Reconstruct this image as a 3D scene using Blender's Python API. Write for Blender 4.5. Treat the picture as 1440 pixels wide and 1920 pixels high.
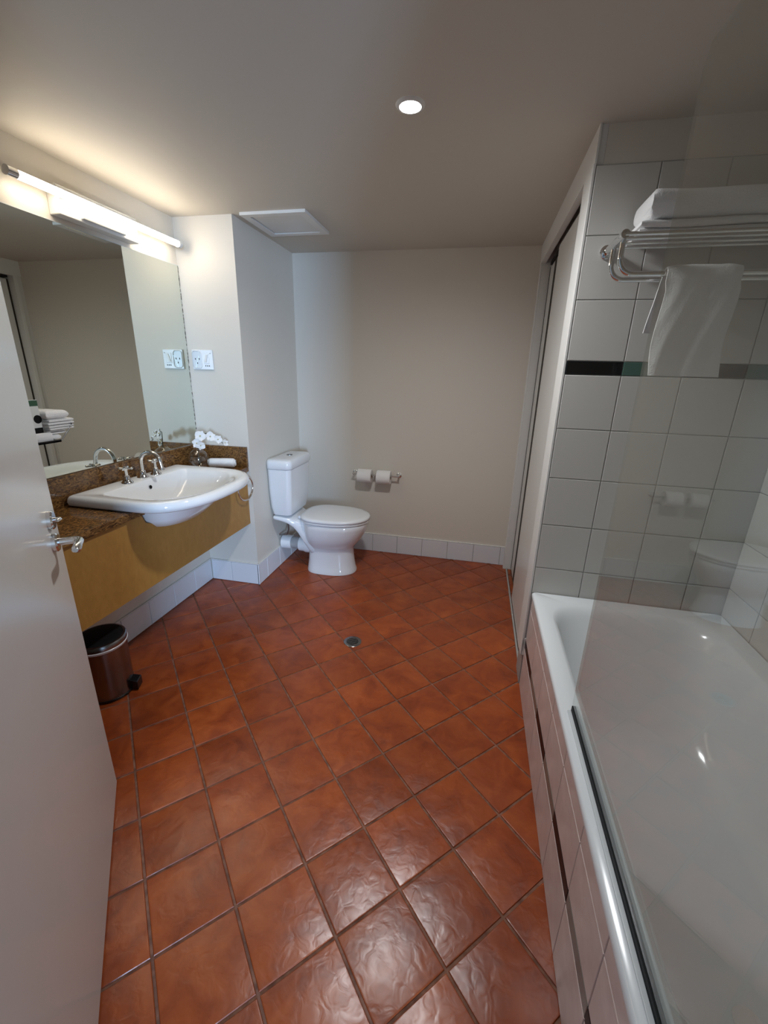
import bpy, bmesh, math, random
from mathutils import Vector, Matrix
random.seed(7)
for o in list(bpy.data.objects): bpy.data.objects.remove(o, do_unlink=True)
scene = bpy.context.scene
COL = scene.collection

# ------------------------------------------------------------------ camera
F_PX, YAW, PITCH, ROLL, CAM_H = 790.355, -0.206664, 0.319957, 0.026595, 1.42064
fw = Vector((math.sin(YAW)*math.cos(PITCH), math.cos(YAW)*math.cos(PITCH), -math.sin(PITCH)))
r0 = Vector((math.cos(YAW), -math.sin(YAW), 0)); u0 = r0.cross(fw)
rt = math.cos(ROLL)*r0 + math.sin(ROLL)*u0; up = -math.sin(ROLL)*r0 + math.cos(ROLL)*u0
cd = bpy.data.cameras.new('camera'); cam = bpy.data.objects.new('camera', cd); COL.objects.link(cam)
cd.sensor_fit = 'HORIZONTAL'; cd.sensor_width = 36; cd.lens = 36*F_PX/1440; cd.clip_start = 0.02
cam.matrix_world = Matrix(((rt.x, up.x, -fw.x, 0), (rt.y, up.y, -fw.y, 0), (rt.z, up.z, -fw.z, CAM_H), (0, 0, 0, 1)))
scene.camera = cam
# ------------------------------------------------------------------ world, exposure, large lights
w = bpy.data.worlds.new('world'); scene.world = w; w.use_nodes = True
w.node_tree.nodes['Background'].inputs[0].default_value = (0.55, 0.68, 0.85, 1)
w.node_tree.nodes['Background'].inputs[1].default_value = 0.6
vs = scene.view_settings; vs.view_transform = 'Standard'; vs.look = 'None'; vs.gamma = 1; vs.use_curve_mapping = False
vs.exposure = 0.10
TUBE_STRENGTH = 29.0
TUBE_COL = (1.0, 0.87, 0.69)
DOWN_W = 70.0
DOWN_COL = (0.95, 0.975, 1.0)
WINDOW_W = 350.0
WINDOW_COL = (0.46, 0.68, 1.0)
def arealight(name, loc, direction, sx, sy, power, col, spread=math.pi):
    l = bpy.data.lights.new(name, 'AREA'); l.shape = 'RECTANGLE'; l.size = sx; l.size_y = sy
    l.energy = power; l.color = col; l.spread = spread
    o = bpy.data.objects.new(name, l); COL.objects.link(o); o.location = loc
    o.rotation_euler = Vector(direction).to_track_quat('-Z', 'Z').to_euler(); return o
arealight('window_daylight', (2.23, -3.88, 1.35), (0, 1, 0), .72, 1.25, WINDOW_W, WINDOW_COL)

# ------------------------------------------------------------------ dimensions (metres)
XL, X1, XR, YB, YK, Y2, H = -1.736, -1.374, 0.310, 2.391, 3.170, 1.796, 2.2
XS = 1.067                     # bath side wall
YN = 0.185                      # near wall (with the doorway)
DX0, DX1 = -0.548, 0.30         # doorway

# ------------------------------------------------------------------ materials
MATS = {}
def mat(name, col, rough=0.5, metal=0.0, **k):
    if name in MATS: return MATS[name]
    m = bpy.data.materials.new(name); m.use_nodes = True
    b = m.node_tree.nodes['Principled BSDF']
    b.inputs['Base Color'].default_value = (*col, 1); b.inputs['Roughness'].default_value = rough
    b.inputs['Metallic'].default_value = metal
    for kk, v in k.items(): b.inputs[kk].default_value = v
    MATS[name] = m; return m
def N(m, t, **kw):
    n = m.node_tree.nodes.new(t)
    for k, v in kw.items(): setattr(n, k, v)
    return n
def L(m, a, b): m.node_tree.links.new(a, b)
def bsdf(m): return m.node_tree.nodes['Principled BSDF']
def noise(m, scale, detail=3, rough=.5, coord='Object', vec=None, dist=0):
    n = N(m, 'ShaderNodeTexNoise'); n.inputs['Scale'].default_value = scale; n.inputs['Detail'].default_value = detail
    n.inputs['Roughness'].default_value = rough; n.inputs['Distortion'].default_value = dist
    if vec is None:
        tc = N(m, 'ShaderNodeTexCoord'); vec = tc.outputs[coord]
    L(m, vec, n.inputs['Vector']); return n
def ramp(m, src, stops):
    r = N(m, 'ShaderNodeValToRGB'); e = r.color_ramp.elements
    while len(e) < len(stops): e.new(0.5)
    for i, (p, c) in enumerate(stops):
        e[i].position = p; e[i].color = (*c, 1) if len(c) == 3 else c
    L(m, src, r.inputs[0]); return r
def bump(m, src, strength, dist=0.01):
    b = N(m, 'ShaderNodeBump'); b.inputs['Strength'].default_value = strength; b.inputs['Distance'].default_value = dist
    L(m, src, b.inputs['Height']); L(m, b.outputs[0], bsdf(m).inputs['Normal']); return b

def paint(name, col, rough=.55, bstr=.06, scale=120):
    m = mat(name, col, rough)
    n = noise(m, scale, 2, coord='Object'); bump(m, n.outputs[0], bstr, .002)
    return m
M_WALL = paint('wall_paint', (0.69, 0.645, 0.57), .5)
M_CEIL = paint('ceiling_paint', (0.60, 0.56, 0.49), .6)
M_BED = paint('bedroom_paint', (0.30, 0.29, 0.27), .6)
M_WHITE = paint('white_gloss_paint', (0.68, 0.67, 0.64), .28, .03, 60)
M_DOOR = paint('door_paint', (0.60, 0.58, 0.555), .2, .12, 14)
M_TRIM = mat('trim_white', (0.74, 0.73, 0.70), .35)
M_CERAMIC = mat('vitreous_china', (0.80, 0.81, 0.82), .07, **{'Coat Weight': .5, 'Coat Roughness': .03})
M_ACRYLIC = mat('bath_acrylic', (0.72, 0.745, 0.76), .16)
M_PLASTIC = mat('white_plastic', (0.78, 0.79, 0.80), .25)
M_PIPE = mat('grey_rubber', (0.36, 0.36, 0.36), .5)
M_CHROME = mat('chrome', (0.80, 0.80, 0.80), .06, 1.0)
M_STEEL = mat('brushed_steel', (0.27, 0.265, 0.27), .22, 1.0)
M_BLACK = mat('black_plastic', (0.006, 0.006, 0.007), .25)
M_BLACKM = mat('black_matt', (0.008, 0.008, 0.008), .6, **{'Specular IOR Level': .15})
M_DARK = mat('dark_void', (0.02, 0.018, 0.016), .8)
M_PAPER = mat('tissue_paper', (0.82, 0.80, 0.78), .9)
M_CARD = mat('card_white', (0.75, 0.77, 0.74), .5)
M_GREEN = mat('card_green', (0.03, 0.10, 0.05), .5)
M_GROUT = mat('wall_grout', (0.42, 0.42, 0.40), .8)
M_STEM = mat('orchid_stem', (0.02, 0.03, 0.012), .5)
M_PETAL = mat('orchid_petal', (0.86, 0.84, 0.82), .6, **{'Subsurface Weight': .1})
M_PETALC = mat('orchid_centre', (0.55, 0.50, 0.30), .6)
M_SEAL = mat('black_seal', (0.005, 0.007, 0.008), .5, **{'Specular IOR Level': .15})
M_ALU = mat('white_rail', (0.62, 0.65, 0.66), .3)
M_GAPSHADE = mat('brown_gap_shade', (0.045, 0.036, 0.028), .6, **{'Specular IOR Level': .2})  # dark brown that paints the shade in the sliding door gaps
M_GREYB = mat('plinth_grey', (0.36, 0.34, 0.32), .45)

M_TOWEL = mat('towel_cotton', (0.84, 0.84, 0.84), .95, **{'Sheen Weight': .3})
_n = noise(M_TOWEL, 260, 2); bump(M_TOWEL, _n.outputs[0], .5, .004)

# terracotta floor tiles: colour varies tile by tile and inside each tile
M_TILE = mat('terracotta_tile', (0.3, 0.08, 0.03), .34)
oi = N(M_TILE, 'ShaderNodeObjectInfo')
tc = N(M_TILE, 'ShaderNodeTexCoord')
vm = N(M_TILE, 'ShaderNodeVectorMath', operation='MULTIPLY_ADD')
L(M_TILE, oi.outputs['Random'], vm.inputs[1])
vm.inputs[0].default_value = (31, 17, 9); L(M_TILE, tc.outputs['Object'], vm.inputs[2])
n1 = noise(M_TILE, 9, 5, .62, vec=vm.outputs[0], dist=.6)
r1 = ramp(M_TILE, n1.outputs[0], [(.25, (.165, .026, .006)), (.5, (.29, .054, .010)), (.78, (.40, .090, .018))])
hs = N(M_TILE, 'ShaderNodeHueSaturation')
mr = N(M_TILE, 'ShaderNodeMapRange'); mr.inputs[3].default_value = .88; mr.inputs[4].default_value = 1.10
L(M_TILE, oi.outputs['Random'], mr.inputs[0]); L(M_TILE, mr.outputs[0], hs.inputs['Value']); L(M_TILE, r1.outputs[0], hs.inputs['Color'])
L(M_TILE, hs.outputs[0], bsdf(M_TILE).inputs['Base Color'])
n2 = noise(M_TILE, 30, 2, .4, vec=vm.outputs[0], dist=.8); n3 = noise(M_TILE, 7, 2, .5, vec=vm.outputs[0])
ad = N(M_TILE, 'ShaderNodeMath', operation='MULTIPLY_ADD'); ad.inputs[1].default_value = 2.0
L(M_TILE, n3.outputs[0], ad.inputs[0]); L(M_TILE, n2.outputs[0], ad.inputs[2])
bump(M_TILE, ad.outputs[0], .18, .006)
rr = N(M_TILE, 'ShaderNodeMapRange'); rr.inputs[3].default_value = .25; rr.inputs[4].default_value = .38
L(M_TILE, n2.outputs[0], rr.inputs[0]); L(M_TILE, rr.outputs[0], bsdf(M_TILE).inputs['Roughness'])
M_FGROUT = mat('floor_grout', (0.26, 0.115, 0.07), .85)
_n = noise(M_FGROUT, 40, 3); _r = ramp(M_FGROUT, _n.outputs[0], [(.3, (.12, .048, .028)), (.7, (.27, .125, .078))]); L(M_FGROUT, _r.outputs[0], bsdf(M_FGROUT).inputs['Base Color'])

def glazed(name, col, rough=.28):
    m = mat(name, col, rough)
    n = noise(m, 400, 1); bump(m, n.outputs[0], .01, .001); return m
M_WTILE = glazed('white_wall_tile', (0.60, 0.585, 0.55))
M_BTILE = glazed('base_tile', (0.72, 0.73, 0.76), .2)
M_PTILE = mat('pink_panel_tile', (0.50, 0.395, 0.37), .3)
_n = noise(M_PTILE, 16, 3, .6); _r = ramp(M_PTILE, _n.outputs[0], [(.3, (.54, .43, .40)), (.7, (.66, .55, .515))]); L(M_PTILE, _r.outputs[0], bsdf(M_PTILE).inputs['Base Color'])
M_KTILE = mat('black_tile', (0.004, 0.004, 0.005), .12)
M_GTILE = mat('green_tile', (0.075, 0.145, 0.115), .15)
M_STILE = mat('grey_strip_tile', (0.17, 0.155, 0.135), .3)
M_MTILE = mat('maroon_strip_tile', (0.012, 0.004, 0.005), .4, **{'Specular IOR Level': .2})

# brown granite
M_STONE = mat('brown_granite', (0.1, 0.05, 0.02), .13)
tc = N(M_STONE, 'ShaderNodeTexCoord'); mp = N(M_STONE, 'ShaderNodeMapping'); mp.inputs['Scale'].default_value = (1.0, .45, 1.0)
L(M_STONE, tc.outputs['Object'], mp.inputs['Vector'])
n1 = noise(M_STONE, 85, 6, .7, vec=mp.outputs[0], dist=1.6)
r1 = ramp(M_STONE, n1.outputs[0], [(.30, (.014, .007, .004)), (.44, (.075, .033, .013)), (.58, (.25, .122, .036)), (.75, (.46, .26, .09))])
L(M_STONE, r1.outputs[0], bsdf(M_STONE).inputs['Base Color'])
# yellow timber veneer
M_VENEER = mat('yellow_veneer', (0.42, 0.22, 0.06), .42)
tc = N(M_VENEER, 'ShaderNodeTexCoord'); mp = N(M_VENEER, 'ShaderNodeMapping'); mp.inputs['Scale'].default_value = (1, 1, .55)
L(M_VENEER, tc.outputs['Object'], mp.inputs['Vector'])
n1 = noise(M_VENEER, 38, 5, .6, vec=mp.outputs[0], dist=.5)
r1 = ramp(M_VENEER, n1.outputs[0], [(.3, (.345, .172, .040)), (.55, (.38, .195, .046)), (.8, (.42, .225, .058))]); L(M_VENEER, r1.outputs[0], bsdf(M_VENEER).inputs['Base Color'])

M_MIRROR = mat('mirror_silver', (0.70, 0.725, 0.66), 0.0, 1.0)
M_MEDGE = mat('mirror_edge_wear', (0.3, 0.3, 0.25), .4)
_n = noise(M_MEDGE, 55, 4, .7); _r = ramp(M_MEDGE, _n.outputs[0], [(.42, (.02, .015, .01)), (.52, (.30, .29, .24)), (.62, (.75, .74, .70))]); L(M_MEDGE, _r.outputs[0], bsdf(M_MEDGE).inputs['Base Color'])

def thin_glass(name, tint, ior=1.5):
    m = bpy.data.materials.new(name); m.use_nodes = True; nt = m.node_tree; nt.nodes.remove(nt.nodes['Principled BSDF'])
    out = nt.nodes['Material Output']; t = N(m, 'ShaderNodeBsdfTransparent'); t.inputs[0].default_value = (*tint, 1)
    g = N(m, 'ShaderNodeBsdfGlossy'); g.inputs['Roughness'].default_value = 0.0; g.inputs[0].default_value = (1, 1, 1, 1)
    ge = N(m, 'ShaderNodeNewGeometry'); mp_ = N(m, 'ShaderNodeMapRange'); mp_.inputs[3].default_value = ior; mp_.inputs[4].default_value = 1/ior
    L(m, ge.outputs['Backfacing'], mp_.inputs[0])
    f = N(m, 'ShaderNodeFresnel'); L(m, mp_.outputs[0], f.inputs[0]); mx = N(m, 'ShaderNodeMixShader')
    L(m, f.outputs[0], mx.inputs[0]); L(m, t.outputs[0], mx.inputs[1]); L(m, g.outputs[0], mx.inputs[2]); L(m, mx.outputs[0], out.inputs[0])
    return m
M_GLASS = thin_glass('screen_glass', (.87, .89, .875))
M_VASE = thin_glass('vase_glass', (.95, .95, .93), 2.0)
def emit(name, col, s):
    m = bpy.data.materials.new(name); m.use_nodes = True; nt = m.node_tree; nt.nodes.remove(nt.nodes['Principled BSDF'])
    e = N(m, 'ShaderNodeEmission'); e.inputs[0].default_value = (*col, 1); e.inputs[1].default_value = s
    L(m, e.outputs[0], nt.nodes['Material Output'].inputs[0]); return m
M_TUBE = emit('tube_glow', TUBE_COL, TUBE_STRENGTH)
M_LENS = emit('downlight_glow', (.95, .98, 1.0), 14)

# ------------------------------------------------------------------ mesh helpers
class MB:
    def __init__(s): s.v = []; s.f = []
    def add(s, vs, fs):
        n = len(s.v); s.v += [tuple(x) for x in vs]; s.f += [tuple(i+n for i in f) for f in fs]; return s
    def box(s, x0, x1, y0, y1, z0, z1):
        return s.add([(x0,y0,z0),(x1,y0,z0),(x1,y1,z0),(x0,y1,z0),(x0,y0,z1),(x1,y0,z1),(x1,y1,z1),(x0,y1,z1)],
                     [(0,3,2,1),(4,5,6,7),(0,1,5,4),(1,2,6,5),(2,3,7,6),(3,0,4,7)])
    def prism(s, poly, axis, a, b):
        # poly in the two other axes (cyclic order), extruded on `axis` a->b
        def P(q, h):
            if axis == 2: return (q[0], q[1], h)
            if axis == 0: return (h, q[0], q[1])
            return (q[0], h, q[1])
        n = len(poly); A = [P(q, a) for q in poly]; B = [P(q, b) for q in poly]
        fs = [tuple(range(n)), tuple(range(2*n-1, n-1, -1))] + [(i, (i+1) % n, n+(i+1) % n, n+i) for i in range(n)]
        return s.add(A+B, fs)
    def loft(s, rings, cap0=True, cap1=True, close=True):
        n = len(rings[0]); vs = [p for r in rings for p in r]; fs = []
        for k in range(len(rings)-1):
            for i in range(n if close else n-1):
                j = (i+1) % n; fs.append((k*n+i, k*n+j, (k+1)*n+j, (k+1)*n+i))
        if cap0: fs.append(tuple(range(n-1, -1, -1)))
        if cap1: fs.append(tuple((len(rings)-1)*n+i for i in range(n)))
        return s.add(vs, fs)
    def lathe(s, prof, c=(0,0,0), axis=(0,0,1), n=24, cap0=True, cap1=True):
        ax = Vector(axis).normalized(); t = Vector((1,0,0)) if abs(ax.x) < .9 else Vector((0,1,0))
        u = ax.cross(t).normalized(); w_ = ax.cross(u); c = Vector(c); rings = []
        for r, h in prof:
            rings.append([c+ax*h+(u*math.cos(2*math.pi*i/n)+w_*math.sin(2*math.pi*i/n))*r for i in range(n)])
        return s.loft(rings, cap0, cap1)
    def tube(s, pts, r, n=12, caps=True, closed=False):
        pts = [Vector(p) for p in pts]; rs = r if isinstance(r, (list, tuple)) else [r]*len(pts); rings = []; prev = None
        m = len(pts)
        for i, p in enumerate(pts):
            a = pts[(i-1) % m] if (closed or i > 0) else p; b = pts[(i+1) % m] if (closed or i < m-1) else p
            t = (b-a).normalized()
            if prev is None:
                q = Vector((0,0,1)) if abs(t.z) < .9 else Vector((1,0,0)); u = (q-t*q.dot(t)).normalized()
            else: u = (prev-t*prev.dot(t)).normalized()
            prev = u; w_ = t.cross(u)
            rings.append([p+(u*math.cos(2*math.pi*k/n)+w_*math.sin(2*math.pi*k/n))*rs[i] for k in range(n)])
        if closed: rings.append(rings[0]); return s.loft(rings, False, False)
        return s.loft(rings, caps, caps)
    def mesh(s, name, smooth=None):
        me = bpy.data.meshes.new(name); me.from_pydata(s.v, [], s.f)
        bm = bmesh.new(); bm.from_mesh(me)
        bmesh.ops.remove_doubles(bm, verts=bm.verts, dist=1e-6)
        bmesh.ops.recalc_face_normals(bm, faces=bm.faces); bm.to_mesh(me); bm.free()
        if smooth is not None:
            me.polygons.foreach_set('use_smooth', [True]*len(me.polygons)); me.set_sharp_from_angle(angle=math.radians(smooth))
        return me
    def build(s, name, m, parent=None, smooth=None, bevel=0, seg=2, subsurf=0):
        o = bpy.data.objects.new(name, s.mesh(name, smooth)); o.data.materials.append(m); COL.objects.link(o)
        if parent is not None:
            o.parent = parent
            o.matrix_parent_inverse = parent.matrix_world.inverted() if parent.type != 'EMPTY' else Matrix.Translation(-Vector(parent.location))
        if bevel:
            b = o.modifiers.new('bevel', 'BEVEL'); b.width = bevel; b.segments = seg; b.limit_method = 'ANGLE'; b.angle_limit = math.radians(40)
            if smooth is None: o.data.polygons.foreach_set('use_smooth', [True]*len(o.data.polygons)); b.harden_normals = True
        if subsurf:
            q = o.modifiers.new('subsurf', 'SUBSURF'); q.levels = subsurf; q.render_levels = subsurf
        return o
def box(name, m, x0, x1, y0, y1, z0, z1, parent=None, bevel=0, seg=2):
    return MB().box(x0, x1, y0, y1, z0, z1).build(name, m, parent, bevel=bevel, seg=seg)
def empty(name, loc, label=None, cat=None, group=None):
    o = bpy.data.objects.new(name, None); COL.objects.link(o); o.location = loc; o.empty_display_size = .05
    if label: tag(o, label, cat, group)
    return o
def tag(o, label, cat, group=None):
    o['label'] = label; o['category'] = cat
    if group: o['group'] = group
    return o
def struct(o, label=None, cat=None):
    o['kind'] = 'structure'
    if label: o['label'] = label
    if cat: o['category'] = cat
    return o
def arc(c, r, a0, a1, n, u, v):
    c = Vector(c); u = Vector(u); v = Vector(v)
    return [c+u*r*math.cos(math.radians(a0+(a1-a0)*i/n))+v*r*math.sin(math.radians(a0+(a1-a0)*i/n)) for i in range(n+1)]
def rrect(x0, x1, y0, y1, r, z, n=6):
    out = []
    for (cx, cy, a) in ((x1-r, y0+r, -90), (x1-r, y1-r, 0), (x0+r, y1-r, 90), (x0+r, y0+r, 180)):
        for i in range(n+1):
            t = math.radians(a+90*i/n); out.append((cx+r*math.cos(t), cy+r*math.sin(t), z))
    return out

# ------------------------------------------------------------------ room shell
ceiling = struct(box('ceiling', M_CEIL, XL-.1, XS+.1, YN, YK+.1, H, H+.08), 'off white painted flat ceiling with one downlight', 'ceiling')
wall_left = struct(box('wall_left', M_WALL, XL-.1, XL, YN-.1, YK+.1, 0, H), 'off white painted wall behind the mirror and basin', 'wall')
wall_back = struct(box('wall_back', M_WALL, XL, XR+.16, YK, YK+.1, 0, H), 'off white painted back wall with toilet roll holder', 'wall')
wall_nook = struct(box('wall_nook', M_WALL, XL, X1, YB, YK, 0, H), 'boxed out off white wall corner between basin and toilet', 'wall')
wall_end = struct(box('wall_bath_end', M_WALL, XR+.0225, XS+.1, Y2, Y2+.10, 0, H), 'tiled wall at the far end of the bath', 'wall')
wall_side = struct(box('wall_bath_side', M_WALL, XS, XS+.1, YN, Y2, 0, H), 'tiled wall along the far side of the bath', 'wall')
b = MB().box(XL, DX0, YN-.1, YN, 0, H).box(DX1, XS+.1, YN-.1, YN, 0, H).box(DX0, DX1, YN-.1, YN, 2.05, H)
wall_front = struct(b.build('wall_front', M_WALL), 'off white wall with the entrance doorway behind the camera', 'wall')

# floor: grout bed + diagonal terracotta tiles
floor = struct(box('floor', M_FGROUT, XL, XR+.16, YN-.1, YK, -.08, -.0035), 'diagonally laid terracotta tile floor', 'floor')
def clip(poly, a, b_, c):   # keep a*x+b*y<=c
    out = []
    for i in range(len(poly)):
        p, q = poly[i], poly[(i+1) % len(poly)]; dp = a*p[0]+b_*p[1]-c; dq = a*q[0]+b_*q[1]-c
        if dp <= 0: out.append(p)
        if dp*dq < 0:
            t = dp/(dp-dq); out.append((p[0]+t*(q[0]-p[0]), p[1]+t*(q[1]-p[1])))
    return out
PD = 0.1457; G = 0.0036        # half diagonal of the tile pitch, half grout width
def tilepoly(cx, cy):
    h = PD-G*1.414
    return [(cx-h, cy), (cx, cy-h), (cx+h, cy), (cx, cy+h)]
XF = XR+.05
for i in range(-30, 40):
    for j in range(-30, 40):
        cx = -0.2405+PD*(i-j); cy = 0.9605+PD+PD*(i+j)
        p = tilepoly(cx, cy)
        for (a, b_, c) in ((-1, 0, -(XL+.004)), (1, 0, XF), (0, -1, -(YN-.1)), (0, 1, YK-.004)):
            p = clip(p, a, b_, c)
            if len(p) < 3: break
        if len(p) < 3: continue
        if all(q[0] < X1 and q[1] > YB for q in p): continue
        if cx > XR+.01 and cy < Y2-.1 and all(q[0] > XR+.012 for q in p): continue
        ar = abs(sum(p[k][0]*p[(k+1) % len(p)][1]-p[(k+1) % len(p)][0]*p[k][1] for k in range(len(p))))/2
        if ar < 2e-4: continue
        mx = sum(q[0] for q in p)/len(p); my = sum(q[1] for q in p)/len(p)
        rings = []
        tz = [(random.random()-.5)*.0008 for _ in range(1)][0]
        for s_, z in ((1.0, -.006), (1.0, -.0022), (.985, -.0004), (.955, 0)):
            rings.append([(mx+(q[0]-mx)*s_-mx, my+(q[1]-my)*s_-my, z+tz) for q in p])
        me = MB().loft(rings, False, True).mesh('tile', 8)
        o = bpy.data.objects.new('tile', me); me.materials.append(M_TILE); COL.objects.link(o); o.parent = floor; o.location = (mx, my, 0)

# tiles with shared meshes on upright planes
TM = {}
def walltile(parent, axis, pos, sgn, a0, a1, z0, z1, m, g=.0012, th=.006):
    w_, h_ = round(a1-a0-2*g, 4), round(z1-z0-2*g, 4)
    key = (axis, sgn, w_, h_, m.name)
    if key not in TM:
        mb = MB(); e = .0022; rings = []
        for ins, d in ((0, 0), (0, th-.0015), (e*.5, th-.0003), (e, th)):
            q = [(-w_/2+ins, -h_/2+ins), (w_/2-ins, -h_/2+ins), (w_/2-ins, h_/2-ins), (-w_/2+ins, h_/2-ins)]
            rings.append([((sgn*d, y, z) if axis == 0 else (y, sgn*d, z)) for y, z in q])
        me = mb.loft(rings, False, True).mesh('tile'); me.materials.append(m); TM[key] = me
    o = bpy.data.objects.new('tile', TM[key]); COL.objects.link(o); o.parent = parent
    o.location = (pos, (a0+a1)/2, (z0+z1)/2) if axis == 0 else ((a0+a1)/2, pos, (z0+z1)/2)
    return o
rows = [(.500, .626), (.626, .826), (.826, 1.029), (1.029, 1.228), (1.228, 1.430), (1.430, 1.479), (1.479, 1.685), (1.685, 1.885), (1.885, 2.087)]
g_end = MB().box(XR+.001, XS, Y2-.003, Y2, .49, 2.089).build('grout_bed', M_GROUT, wall_end)
xs = [XR+.001, .508, .708, .908, XS]
for k in range(4):
    for (z0, z1) in rows:
        strip = abs(z0-1.430) < 1e-6
        m = (M_KTILE if k % 2 == 0 else M_GTILE) if strip else M_WTILE
        walltile(wall_end, 1, Y2-.002, -1, xs[k], xs[k+1], z0, z1, m)
MB().box(XS-.003, XS, YN, Y2-.004, .49, 2.089).build('grout_bed', M_GROUT, wall_side)
ys = [Y2-.008, 1.592, 1.392, 1.192, .992, .792, .592, .392, YN]
for k in range(8):
    for (z0, z1) in rows:
        strip = abs(z0-1.430) < 1e-6
        m = (M_KTILE if k % 2 == 0 else M_GTILE) if strip else M_WTILE
        walltile(wall_side, 0, XS-.002, -1, ys[k+1], ys[k], z0, z1, m)

# skirting tiles
def skirt(name, axis, pos, sgn, joints, label, top=.150):
    e = .0085
    if axis == 0: o = MB().box(min(pos, pos+sgn*.004), max(pos, pos+sgn*.004), joints[0], joints[-1], 0, top).build(name, M_GROUT)
    else: o = MB().box(joints[0], joints[-1], min(pos, pos+sgn*.004), max(pos, pos+sgn*.004), 0, top).build(name, M_GROUT)
    struct(o, label, 'baseboard')
    for a, b_ in zip(joints[:-1], joints[1:]): walltile(o, axis, pos+sgn*.003, sgn, a, b_, .001, top, M_BTILE, g=.0016, th=.007)
    if axis == 0: MB().box(min(pos, pos+sgn*.011), max(pos, pos+sgn*.011), joints[0], joints[-1], top, top+.006).build('cap_strip', M_TRIM, o, bevel=.002)
    else: MB().box(joints[0], joints[-1], min(pos, pos+sgn*.011), max(pos, pos+sgn*.011), top, top+.006).build('cap_strip', M_TRIM, o, bevel=.002)
    return o
jl = [YN+.0, .385, .585, .785, .985, 1.185, 1.385, 1.585, 1.787, 1.992, 2.196, YB-.01]
skirt('baseboard_left', 0, XL, 1, jl, 'white skirting tiles on the wall under the basin')
skirt('baseboard_nook_front', 1, YB, -1, [XL+.012, -1.572, X1+.010], 'white skirting tiles under the towel ring end of vanity')
skirt('baseboard_nook_side', 0, X1, 1, [YB-.010, 2.505, 2.705, 2.905, 3.105, YK-.011], 'white skirting tiles behind the toilet pan')
skirt('baseboard_back', 1, YK, -1, [X1+.011, -1.162, -.957, -.752, -.547, -.342, -.137, .068, .273, XR], 'white skirting tiles along the back wall')

# ------------------------------------------------------------------ right wall with sliding door
OY0, OY1, OZ = 1.925, 3.10, 2.092
b = MB().box(XR, XR+.022, Y2, OY0, .17, H).box(XR, XR+.14, OY1, YK, 0, H).box(XR, XR+.022, OY0, OY1, OZ, H).box(XR+.06, XR+.14, Y2+.10, OY1, OZ+.02, H)
wall_right = struct(b.build('wall_right', M_WHITE), 'cream painted wall around the sliding closet door', 'wall')
MB().box(XR+.004, XR+.022, Y2+.0, OY0, 0, .17).build('plinth_block', M_GREYB, wall_right)
MB().box(XR-.006, XR+.010, Y2-.008, Y2+.01, .168, .26).build('corner_guard', M_TRIM, wall_right, bevel=.002)
b = MB().box(XR-.009, XR, Y2-.008, OY0, .17, OZ+.0).build('architrave', M_TRIM, wall_right, bevel=.002)
MB().box(XR-.006, XR, Y2-.008, YK, OZ, H).build('head_board', M_TRIM, wall_right)
MB().box(XR-.008, XR+.022, OY0, OY1, OZ-.006, OZ).build('head_bead', M_TRIM, wall_right, bevel=.0015)
MB().box(XR-.008, XR+.0, OY1, OY1+.03, 0, OZ).build('far_architrave', M_TRIM, wall_right, bevel=.002)
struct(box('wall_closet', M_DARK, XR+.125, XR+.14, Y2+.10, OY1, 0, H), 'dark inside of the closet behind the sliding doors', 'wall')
d1 = struct(empty('door_1', (XR+.05, 2.4, 0)), 'cream sliding closet door of two overlapping panels', 'door')
box('front_leaf', M_WHITE, XR+.025, XR+.047, Y2+.102, 2.62, .012, 2.062, d1, .002)
rl = box('rear_leaf', M_WHITE, XR+.052, XR+.074, 2.56, OY1-.004, .012, 2.062, d1, .002)
box('gap_shade', M_GAPSHADE, XR+.050, XR+.0525, 2.845, 2.905, .012, 2.062, rl)  # flat dark strip painted as the shaded gap behind the front leaf
box('gap_shade', M_GAPSHADE, XR+.050, XR+.0525, 3.085, OY1-.002, .012, 2.062, rl)  # same painted shade for the gap at the far jamb
box('head_track', M_DARK, XR+.049, XR+.10, Y2+.102, OY1, 2.075, OZ+.0, d1)
box('floor_track', M_GREYB, XR+.013, XR+.0225, OY0, OY1, -.001, .008, d1)
box('track_groove', M_BLACKM, XR+.0225, XR+.0255, OY0, OY1, -.001, .006, d1)

# ------------------------------------------------------------------ hinged entrance door (open, left)
A = Vector((-1.136, .903, 0)); dd = Vector((.64484, -.76431, 0)); nn = Vector((.76431, .64484, 0)); DW, DT = .925, .036
d2 = struct(empty('door_2', tuple(A+dd*DW)), 'white hinged bathroom door standing open beside the vanity', 'door')
def dp(t, s, z): return tuple(A+dd*t+nn*s+Vector((0, 0, z)))
b = MB().add([dp(0,0,.012), dp(DW,0,.012), dp(DW,-DT,.012), dp(0,-DT,.012), dp(0,0,2.04), dp(DW,0,2.04), dp(DW,-DT,2.04), dp(0,-DT,2.04)],
             [(0,1,2,3),(4,7,6,5),(0,4,5,1),(1,5,6,2),(2,6,7,3),(3,7,4,0)])
b.build('leaf', M_DOOR, d2, bevel=.002)
ro = MB().lathe([(.0255, 0), (.0255, .009), (.022, .013)], dp(.088, 0, .965), nn, 28).build('lever_rose', M_CHROME, d2, 40)
lv = [dp(.088, .012, .965), dp(.088, .045, .965)] + [tuple(Vector(dp(.088+.016*(1-math.cos(a)), .045+.016*math.sin(a), .965))) for a in (.4, .8, 1.2, 1.57)] + [dp(.125, .061, .965), dp(.165, .060, .965), dp(.172, .060, .965)]
MB().tube(lv, [.0105]*len(lv[:-1])+[.006], 16).build('lever', M_CHROME, ro, 50)
r2 = MB().lathe([(.0255, 0), (.0255, .009), (.022, .013)], dp(.084, 0, 1.027), nn, 28).build('lock_rose', M_CHROME, d2, 40)
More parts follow.
